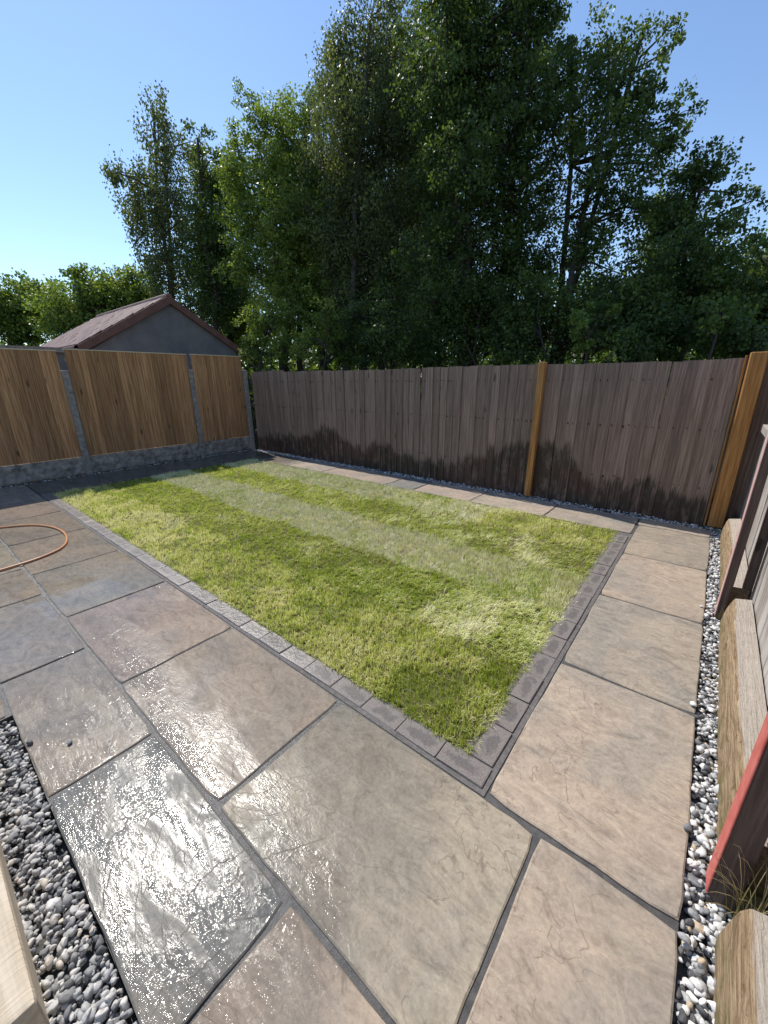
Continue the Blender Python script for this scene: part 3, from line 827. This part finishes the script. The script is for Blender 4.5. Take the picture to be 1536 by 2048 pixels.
m_dry = m_attr('dry_grass', [(0.3, (0.16, 0.17, 0.05)), (0.55, (0.36, 0.29, 0.14)), (0.8, (0.5, 0.40, 0.22))], 0.6, trans=0.25, trans_col=(1.1, 1.0, .7))
tuft = empty('grass_tuft', (0.345, 1.155, 0.02), 'dry straw coloured weed tuft growing at the foot of the red post', 'weed')
obj('blade', blades('blade', None, 46, 0.40, 0.20, m_dry, 0.9, 3, 0.0014), tuft)
tuft2 = empty('grass_tuft', (0.31, 3.10, 0.0), 'small dry weed tuft at the foot of the pink post', 'weed')
obj('blade', blades('blade', None, 14, 0.16, 0.09, m_dry, 0.8, 5, 0.0012), tuft2)

# ------------------------------------------------------------------ timber in the front corner, hose
me = boxes_mesh('timber_beam', [(-2.4, -0.965, -0.33, -0.125, -0.1, 0.12)], None); bevel(me, 0.014, 2)
def m_sleeper():
    s = NT('pale_sleeper'); v, oi = s.coords()
    g = s.noise(s.vmath('MULTIPLY', v, (1.2, 16, 16)), 3.0, 5, 0.6, 0.4)
    saw = s.noise(s.vmath('MULTIPLY', v, (60, 4, 4)), 2.0, 2, 0.5, 0.6)
    col = s.mix(s.mr(g, 0.3, 0.7), (0.46, 0.375, 0.27, 1), (0.60, 0.51, 0.39, 1))
    return s.done(col, 0.8, s.bump(s.math('ADD', g, saw), 0.003), 0.3)
me.materials.clear(); me.materials.append(m_sleeper())
tag(obj('timber_beam', me), 'pale new timber beam beside the gravel in the front left corner', 'timber beam')

hp = [from_px(*p) for p in [(0, 1143), (30, 1134), (62, 1124), (92, 1113), (118, 1101), (131, 1090), (134, 1078), (128, 1067), (112, 1058), (88, 1053), (60, 1052), (30, 1054), (0, 1057)]]
hp = [hp[0] + (hp[0] - hp[1]) * 10, hp[0] + (hp[0] - hp[1]) * 4] + hp + [hp[-1] + (hp[-1] - hp[-2]) * 1.2, hp[-1] + (hp[-1] - hp[-2]) * 2.5 + np.array([0, -.3])]
def catmull(pts, k=6):
    pts = np.array(pts); out = []
    for i in range(len(pts) - 1):
        p0, p1, p2, p3 = pts[max(i - 1, 0)], pts[i], pts[i + 1], pts[min(i + 2, len(pts) - 1)]
        for t in np.linspace(0, 1, k, endpoint=False):
            out.append(0.5 * (2 * p1 + (p2 - p0) * t + (2 * p0 - 5 * p1 + 4 * p2 - p3) * t * t + (3 * p1 - p0 - 3 * p2 + p3) * t ** 3))
    out.append(pts[-1]); return np.array(out)
hc = catmull(hp)
V, Q = tube([(a, b, 0.0108) for a, b in hc], [0.0098] * len(hc), 8)
tag(obj('garden_hose', mesh_py('garden_hose', V, Q, M['hose'], True)), 'orange garden hose looped across the wet patio', 'hose')

# ------------------------------------------------------------------ garage behind the left fence
GX, GX2 = -10.5, -15.2
gar = empty('garage', (GX, 4.8, 0), 'grey rendered garage with brown fascias and tiled gable roof behind fence', 'garage')
def rel(V, o): return [(a - o[0], b - o[1], c - o[2]) for a, b, c in V]
O = (GX, 4.8, 0)
yl, yr, yp, ze, zp = 3.05, 6.50, 4.84, 2.26, 3.30
wallV = [(GX, yl, 0), (GX, yr, 0), (GX, yr, ze + .02), (GX, yp, zp), (GX, yl, ze + .02), (GX2, yl, 0), (GX2, yr, 0), (GX2, yr, ze + .02), (GX2, yp, zp), (GX2, yl, ze + .02)]
obj('wall', mesh_py('wall', rel(wallV, O), [(0, 1, 2, 3, 4), (9, 8, 7, 6, 5), (0, 4, 9, 5), (1, 6, 7, 2), (2, 7, 8, 3), (4, 3, 8, 9)], M['render_wall']), gar)
def slope_box(x0, x1, pa, pb, th):
    (ya, za), (yb, zb) = pa, pb
    d = np.array([yb - ya, zb - za]); d /= np.linalg.norm(d); nn = np.array([-d[1], d[0]]); nn = nn if nn[1] > 0 else -nn
    o2 = nn * th
    V = [(x0, ya, za), (x1, ya, za), (x1, yb, zb), (x0, yb, zb)]
    V += [(a, b + o2[0], c + o2[1]) for a, b, c in V]
    return rel(V, O), list(BF)
roofo = None
for nm, pa, pb in (('roof', (2.86, 2.215), (yp + .01, 3.37)), ('roof', (6.66, 2.27), (yp - .01, 3.372))):
    v, f_ = slope_box(GX2 - .1, GX + 0.09, pa, pb, 0.03); ro = obj('roof', mesh_py('roof', v, f_, M['tile']), gar)
    # tile courses: each a row of separate tiles
    (ya, za), (yb, zb) = pa, pb
    Ls = math.hypot(yb - ya, zb - za); d = ((yb - ya) / Ls, (zb - za) / Ls); sgn = 1 if yb > ya else -1
    tv, tf = box_vf(-.145, .145, 0, 0.30, 0, 0.02); tme = mesh_py('tile', tv, tf, M['tile']); bevel(tme, 0.004)
    ang = math.atan2(d[1], d[0])
    nrow = int(Ls / 0.27); nc = int((GX - GX2 + 0.12) / 0.30)
    for i in range(nrow):
        for j in range(nc):
            if sgn < 0 and (i < nrow - 1): continue      # far slope is out of sight: only its top course
            s0 = i * 0.27 + 0.0
            yy, zz = ya + d[0] * s0, za + d[1] * s0
            nrm_ = (-d[1] * sgn, abs(d[0]))
            rx = ang if sgn > 0 else math.pi - ang
            t = obj('tile', tme, ro, (GX + 0.06 - 0.15 - j * 0.302 - O[0], yy + nrm_[0] * .034 - O[1], zz + nrm_[1] * .034),
                    (rx * 1.0 + random.gauss(.045, .012) if sgn > 0 else -rx, 0, 0) if sgn > 0 else (ang - math.pi if False else math.pi - ang, 0, math.pi))
V, Q = tube([(GX2 - .1 - O[0], yp - O[1], 3.40), (GX + .09 - O[0], yp - O[1], 3.40)], [.07, .07], 10)
obj('ridge', mesh_py('ridge', V, Q + [tuple(range(10)), tuple(range(19, 9, -1))], M['tile']), gar)
for pa, pb in (((2.82, 2.06), (yp, 3.245)), ((6.70, 2.11), (yp, 3.247))):
    (ya, za), (yb, zb) = pa, pb
    V = [(GX + .075, ya, za), (GX + .11, ya, za), (GX + .11, yb, zb), (GX + .075, yb, zb), (GX + .075, ya, za + .17), (GX + .11, ya, za + .17), (GX + .11, yb, zb + .17), (GX + .075, yb, zb + .17)]
    obj('bargeboard', mesh_py('bargeboard', rel(V, O), list(BF), M['barge']), gar)
    V = [(GX - .0, ya + .05, za + .0), (GX + .075, ya + .05, za + .0), (GX + .075, yb, zb + .02), (GX - .0, yb, zb + .02)]
    obj('soffit', mesh_py('soffit', rel(V, O), [(0, 1, 2, 3)], M['barge']), gar)
obj('fascia', mesh_py('fascia', rel(box_vf(GX2, GX + .07, 2.84, 2.87, 2.08, 2.22)[0], O), list(BF), M['barge']), gar)
V, Q = tube([(GX2 - O[0], 2.80 - O[1], 2.185), (GX + .05 - O[0], 2.80 - O[1], 2.185)], [.05, .05], 8); obj('gutter', mesh_py('gutter', V, Q, M['barge']), gar)
leanto = empty('outbuilding', (GX, 0.5, 0), 'low flat roofed grey outbuilding left of the gabled garage', 'outbuilding')
obj('wall', boxes_mesh('wall', [(-4.0, -0.05, -2.5, 2.25, 0, 2.08)], M['render_wall']), leanto)
obj('roof', boxes_mesh('roof', [(-4.1, 0.06, -2.6, 2.32, 2.08, 2.17)], M['concrete']), leanto)

# ------------------------------------------------------------------ trees
LEAF_DARK = [(0.0, (0.016, 0.032, 0.010)), (0.5, (0.034, 0.060, 0.016)), (0.85, (0.058, 0.092, 0.020)), (1.0, (0.10, 0.125, 0.024))]
LEAF_BIRCH = [(0.0, (0.024, 0.036, 0.014)), (0.5, (0.044, 0.064, 0.022)), (0.85, (0.070, 0.092, 0.030)), (1.0, (0.11, 0.115, 0.035))]
LEAF_LIGHT = [(0.0, (0.032, 0.060, 0.013)), (0.5, (0.068, 0.11, 0.022)), (0.85, (0.11, 0.15, 0.026)), (1.0, (0.16, 0.175, 0.035))]
for nm, st in (('leaf_dark', LEAF_DARK), ('leaf_birch', LEAF_BIRCH), ('leaf_light', LEAF_LIGHT)):
    M[nm] = m_attr(nm, [(p, (cc[0] * 2.85, cc[1] * 2.4, cc[2] * 2.8)) for p, cc in st], 0.46, trans=0.45, trans_col=(1.3, 1.35, 0.6), spec=0.3)

LEAF_TOTAL = 0
def tree(name, label, lobes, D, base_px, mat, bark, leaf=0.065, dens=1.0, droop=0.0, stems=1, depth=1.0, seed=0, cat='tree', group=None, crown='crown', cl_r=0.34, trunk_r=0.11, lean=0.3, parts=('trunk', 'crown')):
    global LEAF_TOTAL
    r = np.random.default_rng(seed)
    bp = at(base_px, 760, D); base = np.array([bp[0], bp[1], -0.12])
    S = []
    fdir = ray(base_px, 760); fdir = np.array([fdir[0], fdir[1], 0]); fdir /= np.linalg.norm(fdir)
    for (px, py, rp) in lobes:
        dd = D + r.normal(0, 0.35) * depth
        c = at(px, py, dd); rr = rp / F_PX * np.linalg.norm(ray(px, py)) / F_PX * 0 + rp * dd / math.hypot(*ray(px, py)[:2])
        rr *= 1.12
        S.append((c, rr))
        if depth > 0.3:
            S.append((c + fdir * rr * r.uniform(0.7, 1.2) + r.normal(0, .25, 3), rr * 0.85))
            if rp > 55: S.append((c - fdir * rr * r.uniform(0.5, 0.9) + r.normal(0, .2, 3), rr * 0.75))
    LV, LT, TV, TQ = [], [], [], []
    toff = 0
    def add_tube(path, rad, n):
        nonlocal toff
        v, q = tube(path, rad, n); TV.extend(v); TQ.extend([tuple(i + toff for i in t) for t in q]); toff += len(v)
    tops = sorted(S, key=lambda s_: -s_[0][2])
    stem_paths = []
    for k in range(stems):
        tgt = tops[min(k * 2, len(tops) - 1)][0]
        b = base + np.array([r.normal(0, .35 if stems > 1 else 0.02), r.normal(0, .35 if stems > 1 else .02), 0])
        m = 9; path = []
        for i in range(m):
            t = i / (m - 1); p = b + (tgt - b) * np.array([t ** 1.35, t ** 1.35, t])
            p = p + np.array([r.normal(0, .07), r.normal(0, .07), 0]) * (0 < i < m - 1); path.append(p)
        rad = [trunk_r * (1 - 0.85 * (i / (m - 1))) + 0.012 for i in range(m)]
        add_tube(path, rad, 8); stem_paths.append(np.array(path))
    for c, rr in S:
        sp = stem_paths[r.integers(len(stem_paths))]
        zi = c[2] - rr * 0.6 - 0.25 * np.linalg.norm(c[:2] - base[:2])
        i = int(np.clip(np.searchsorted(sp[:, 2], zi), 1, len(sp) - 2)); a = sp[i]
        mid = (a + c) / 2 + np.array([0, 0, 0.08]) + r.normal(0, .08, 3)
        add_tube([a, mid, c], [0.034, 0.024, 0.010], 5)
        vol_n = max(4, int(dens * 2.3 * math.pi * rr * rr / (leaf * leaf * 0.36) / 49))
        for _ in range(vol_n):
            u = r.normal(size=3); u /= np.linalg.norm(u); q = c + u * rr * (r.random() ** 0.42) * np.array([1, 1, 1.05])
            if q[2] < 0.3: continue
            if r.random() < 0.55:
                mp = (c + q) / 2 + r.normal(0, .05, 3)
                add_tube([c + (q - c) * 0.15, mp, q], [0.010, 0.007, 0.003], 3)
            n = int(r.uniform(34, 64))
            cr = min(cl_r, 0.45 * rr + 0.08) * r.uniform(0.55, 1.1)
            off = np.clip(r.normal(0, 1, (n, 3)), -1.4, 1.4) * cr * 0.42 * np.array([1, 1, 0.75])
            if droop: off[:, 2] = off[:, 2] * 1.5 - droop * r.random(n) ** 1.5 * cr * 2.2
            ctr = q + off
            dirv = off + r.normal(0, .25, (n, 3)); dirv[:, 2] -= 0.12 + droop * 0.6
            dirv /= np.linalg.norm(dirv, axis=1)[:, None] + 1e-6
            nn = r.normal(0, 1, (n, 3)); nn[:, 2] += 0.5
            sd = np.cross(dirv, nn); sd /= np.linalg.norm(sd, axis=1)[:, None] + 1e-6
            up = np.cross(sd, dirv)
            l = leaf * r.uniform(0.65, 1.25, n)[:, None]; w = l * 0.36
            LV.append(np.stack([ctr - dirv * l * .5, ctr + sd * w + up * l * .08, ctr + dirv * l * .5, ctr - sd * w + up * l * .08], 1).reshape(-1, 3))
            shade = np.clip(r.normal(0.42, 0.16) + r.normal(0, 0.13, n), 0, 1)
            LT.append(np.repeat(shade, 4))
    LV = np.concatenate(LV); LT = np.concatenate(LT)
    n = len(LV) // 4; LEAF_TOTAL += n
    Fc = np.arange(n * 4).reshape(n, 4)
    root = empty(name, tuple(base), label, cat, group)
    me = mesh_np(parts[0], np.array(TV) - base, np.array(TQ), bark, smooth=True); obj(parts[0], me, root)
    me = mesh_np(parts[1], LV - base, Fc, mat, attrs={'tint': ('POINT', 'FLOAT', LT)}); obj(parts[1], me, root)
    return root

G = 'trees beyond the back fence'
tree('birch_tree', 'slender drooping birch tree behind the garage gable, farthest left of the tall trees',
     [(325, 215, 26), (318, 262, 36), (385, 282, 30), (335, 325, 52), (245, 345, 30), (222, 340, 14), (392, 340, 34), (285, 390, 46), (350, 405, 52), (262, 420, 26), (300, 455, 36), (345, 490, 46), (392, 440, 40), (320, 545, 42), (375, 560, 45), (300, 500, 26)],
     18, 345, M['leaf_birch'], M['birch_bark'], leaf=0.085, dens=0.55, droop=0.6, stems=2, seed=1, cl_r=0.42, group=G)
tree('leafy_tree', 'narrow green tree filling the gap right of the slender birch',
     [(440, 312, 30), (418, 360, 40), (452, 370, 40), (440, 430, 52), (405, 470, 42), (448, 500, 52), (410, 550, 48), (450, 580, 48), (415, 625, 45)],
     16, 430, M['leaf_dark'], M['bark'], leaf=0.085, dens=0.9, stems=2, seed=2, cl_r=0.4, group=G)
tree('leafy_tree', 'rounded mid green tree stepping up to the tallest trees',
     [(592, 238, 40), (522, 262, 32), (480, 305, 34), (455, 340, 30), (560, 245, 36), (628, 222, 28), (548, 305, 55), (615, 310, 55), (498, 345, 40), (560, 390, 75), (630, 410, 55), (515, 450, 58), (590, 480, 70), (540, 540, 60), (630, 560, 60), (585, 620, 60), (650, 640, 50), (480, 420, 40), (480, 520, 45)],
     14, 590, M['leaf_light'], M['bark'], leaf=0.072, dens=0.75, stems=3, seed=3, group=G)
tree('birch_tree', 'tall wide birch with drooping grey green leaves left of centre',
     [(740, 35, 55), (695, 85, 42), (668, 140, 45), (790, 95, 65), (722, 170, 72), (645, 185, 24), (805, 190, 60), (690, 265, 75), (780, 300, 78), (720, 380, 82), (805, 420, 65), (680, 460, 60), (760, 500, 70), (700, 560, 60), (800, 570, 60), (650, 330, 45), (640, 420, 45), (840, 330, 50), (730, 630, 60), (800, 640, 55)],
     12.5, 730, M['leaf_birch'], M['birch_bark'], leaf=0.064, dens=0.74, droop=0.5, stems=4, seed=4, group=G)
tree('leafy_tree', 'tallest dark leafy tree running out of the top of the picture',
     [(890, 10, 60), (960, -40, 80), (1060, -30, 75), (1115, 25, 32), (900, 100, 72), (1000, 80, 85), (1080, 100, 55), (870, 200, 70), (970, 200, 92), (1060, 210, 72), (900, 310, 82), (1010, 330, 90), (930, 420, 80), (1030, 440, 66), (880, 520, 66), (980, 540, 70), (1060, 540, 60), (900, 610, 66), (1000, 620, 66), (1110, 150, 40), (1100, 300, 55), (1100, 400, 55), (835, 70, 40), (845, 150, 48), (1135, 110, 32), (1130, 220, 45)],
     10.5, 950, M['leaf_dark'], M['bark'], leaf=0.066, dens=0.74, stems=5, seed=5, trunk_r=0.10, group=G)
tree('leafy_tree', 'open tree with sky gaps and slanting limbs right of the tallest tree',
     [(1215, 78, 38), (1285, 72, 34), (1330, 105, 24), (1175, 140, 44), (1255, 145, 52), (1318, 172, 28), (1195, 225, 58), (1285, 235, 52), (1358, 248, 26), (1240, 320, 58), (1172, 380, 44), (1315, 330, 48), (1245, 430, 54), (1160, 480, 46), (1220, 540, 50), (1290, 420, 40)],
     10, 1130, M['leaf_dark'], M['bark'], leaf=0.064, dens=0.62, stems=3, seed=6, trunk_r=0.085, group=G)
tree('leafy_tree', 'lower leafy tree with pale sunlit edge on the right',
     [(1425, 330, 36), (1462, 385, 28), (1392, 345, 38), (1372, 400, 46), (1440, 440, 46), (1340, 460, 50), (1420, 515, 58), (1330, 560, 60), (1400, 600, 62), (1290, 600, 60), (1460, 560, 40), (1230, 620, 56), (1180, 600, 50), (1340, 650, 60)],
     10, 1330, M['leaf_dark'], M['bark'], leaf=0.06, dens=0.8, stems=3, seed=7, trunk_r=0.07, group=G)
tree('leafy_tree', 'dark green tree cut off by the right picture edge',
     [(1512, 500, 34), (1485, 545, 42), (1545, 540, 46), (1500, 610, 55), (1445, 640, 48), (1560, 620, 60), (1520, 680, 50), (1610, 560, 60), (1650, 640, 70)],
     11, 1520, M['leaf_dark'], M['bark'], leaf=0.062, dens=0.85, stems=2, seed=8, trunk_r=0.07, group=G)
G2 = 'bushy trees beyond the garage'
tree('bushy_tree', 'hazy green bushy tree at the far left edge above the outbuilding',
     [(40, 585, 30), (85, 580, 24), (20, 630, 40), (90, 630, 45), (-40, 620, 45), (60, 670, 40), (-90, 640, 60), (110, 605, 34), (0, 605, 38), (45, 620, 45)],
     24, 40, M['leaf_light'], M['bark'], leaf=0.12, dens=1.15, stems=2, seed=9, cl_r=0.55, group=G2)
tree('bushy_tree', 'yellow green bushy tree directly behind the garage roof ridge',
     [(155, 545, 22), (195, 575, 34), (245, 565, 34), (150, 610, 40), (215, 615, 45), (280, 590, 40), (170, 660, 40), (260, 650, 40), (120, 650, 36), (305, 610, 38), (185, 600, 40), (235, 600, 40), (110, 615, 36)],
     20, 210, M['leaf_light'], M['bark'], leaf=0.10, dens=1.15, stems=2, seed=10, cl_r=0.48, group=G2)
G3 = 'shrubs behind the back fence'
for i, (lb, lobes, D, bpx, mt, dn) in enumerate([
    ('yellow green shrub behind the fence corner beside the garage', [(505, 690, 30), (530, 650, 34), (560, 700, 32), (500, 640, 26)], 11.5, 525, 'leaf_light', .8),
    ('sunlit shrub behind the fence under the rounded tree', [(625, 690, 34), (660, 660, 34), (690, 705, 32), (650, 620, 26)], 11.0, 655, 'leaf_light', .7),
    ('dark shrub behind the fence below the wide birch', [(740, 690, 44), (790, 660, 48), (835, 695, 44), (780, 610, 40), (720, 630, 36)], 10.5, 785, 'leaf_dark', .9),
    ('dark shrub behind the fence below the tallest tree', [(900, 680, 52), (960, 650, 52), (1020, 690, 52), (930, 610, 44), (1000, 610, 44)], 9.8, 960, 'leaf_dark', .95),
    ('dark shrub behind the orange middle post', [(1080, 680, 50), (1110, 620, 48), (1050, 630, 44), (1080, 580, 40)], 9.2, 1085, 'leaf_dark', .95),
    ('light green shrub catching sun right of the orange middle post', [(1160, 660, 30), (1185, 695, 34), (1175, 640, 24)], 8.6, 1170, 'leaf_light', .8),
    ('dark shrub mass behind the right half of the fence', [(1250, 670, 56), (1320, 660, 56), (1280, 610, 46), (1230, 610, 44)], 8.8, 1275, 'leaf_dark', 1.0),
    ('dark green shrub behind the wide corner post', [(1400, 675, 52), (1470, 670, 52), (1440, 630, 44), (1530, 680, 50)], 8.6, 1450, 'leaf_dark', 1.0)]):
    tree('shrub', lb, lobes, D, bpx, M[mt], M['bark'], leaf=0.064, dens=dn, stems=4, seed=30 + i, cat='shrub', group=G3, cl_r=0.32, trunk_r=0.025, depth=1.0, parts=('stem', 'foliage'))

# more trees of the same wood standing behind the front row
FRONT = {o['label']: o for o in bpy.data.objects if o.get('label') and o.get('category') == 'tree'}
def tree_copy(src, px, D, scale, rz, label):
    q = at(px, 760, D); c = FRONT[src].copy(); COL.objects.link(c)
    c.location = (q[0], q[1], -0.12); c.scale = (scale, scale, scale); c.rotation_euler = (0, 0, rz); c['label'] = label
    for ch in FRONT[src].children:
        d = ch.copy(); COL.objects.link(d); d.parent = c
WIDE = 'tall wide birch with drooping grey green leaves left of centre'; TALL = 'tallest dark leafy tree running out of the top of the picture'
ROUND = 'rounded mid green tree stepping up to the tallest trees'; LOW = 'lower leafy tree with pale sunlit edge on the right'
for a in [(ROUND, 480, 19, 0.80, 2.4, 'tree seen through the gap between the slender birch and the rounded tree'),
          (ROUND, 660, 17, 0.95, 1.2, 'tree glimpsed between the rounded tree and the wide birch'),
          (WIDE, 850, 16, 0.92, 2.8, 'birch glimpsed between the wide birch and the tallest tree'),
          (LOW, 1260, 13, 1.05, 2.6, 'low tree showing through the open tree below its limbs'),
          (LOW, 1480, 14, 0.85, 3.4, 'low tree behind the right edge trees')]: tree_copy(*a)

# distant wood closing the view under the crowns
def far_wood():
    r = np.random.default_rng(77); Vs, Ts = [], []
    for i in range(1900):
        px = r.uniform(-250, 1800); D = r.uniform(24, 34); top = 700 - 60 * r.random()
        w = ray(px, 760); d = np.array([w[0], w[1]]) / math.hypot(w[0], w[1])
        if i >= 1500: px = r.uniform(430, 1700); w = ray(px, 760); d = np.array([w[0], w[1]]) / math.hypot(w[0], w[1]); D = r.uniform(17, 23)
        c = np.array([d[0] * D, d[1] * D, r.uniform(0, 2.4) if i >= 1500 else r.uniform(0.0, 1.0) ** 1.3 * (6.4 if px > 420 else 2.2)])
        n = 60; off = np.clip(r.normal(0, 0.85, (n, 3)), -1.5, 1.5); ctr = c + off; ctr[:, 2] = np.maximum(ctr[:, 2], 0)
        dv = r.normal(size=(n, 3)); dv /= np.linalg.norm(dv, axis=1)[:, None]; sd = np.cross(dv, r.normal(size=(n, 3))); sd /= np.linalg.norm(sd, axis=1)[:, None]
        l = 0.26 * r.uniform(.6, 1.3, n)[:, None]
        Vs.append(np.stack([ctr - dv * l * .5, ctr + sd * l * .36, ctr + dv * l * .5, ctr - sd * l * .36], 1).reshape(-1, 3)); Ts.append(np.repeat(np.clip(r.normal(.4, .2, n), 0, 1), 4))
    V = np.concatenate(Vs); n = len(V) // 4
    me = mesh_np('distant_wood', V, np.arange(n * 4).reshape(n, 4), M['leaf_dark'], attrs={'tint': ('POINT', 'FLOAT', np.concatenate(Ts))})
    tag(obj('distant_wood', me), 'distant low wood seen through gaps below the tree crowns', 'wood', kind='stuff')
far_wood()
print('leaves', LEAF_TOTAL, 'tris', sum(len(o.data.loops) - 2 * len(o.data.polygons) for o in bpy.data.objects if o.type == 'MESH'))
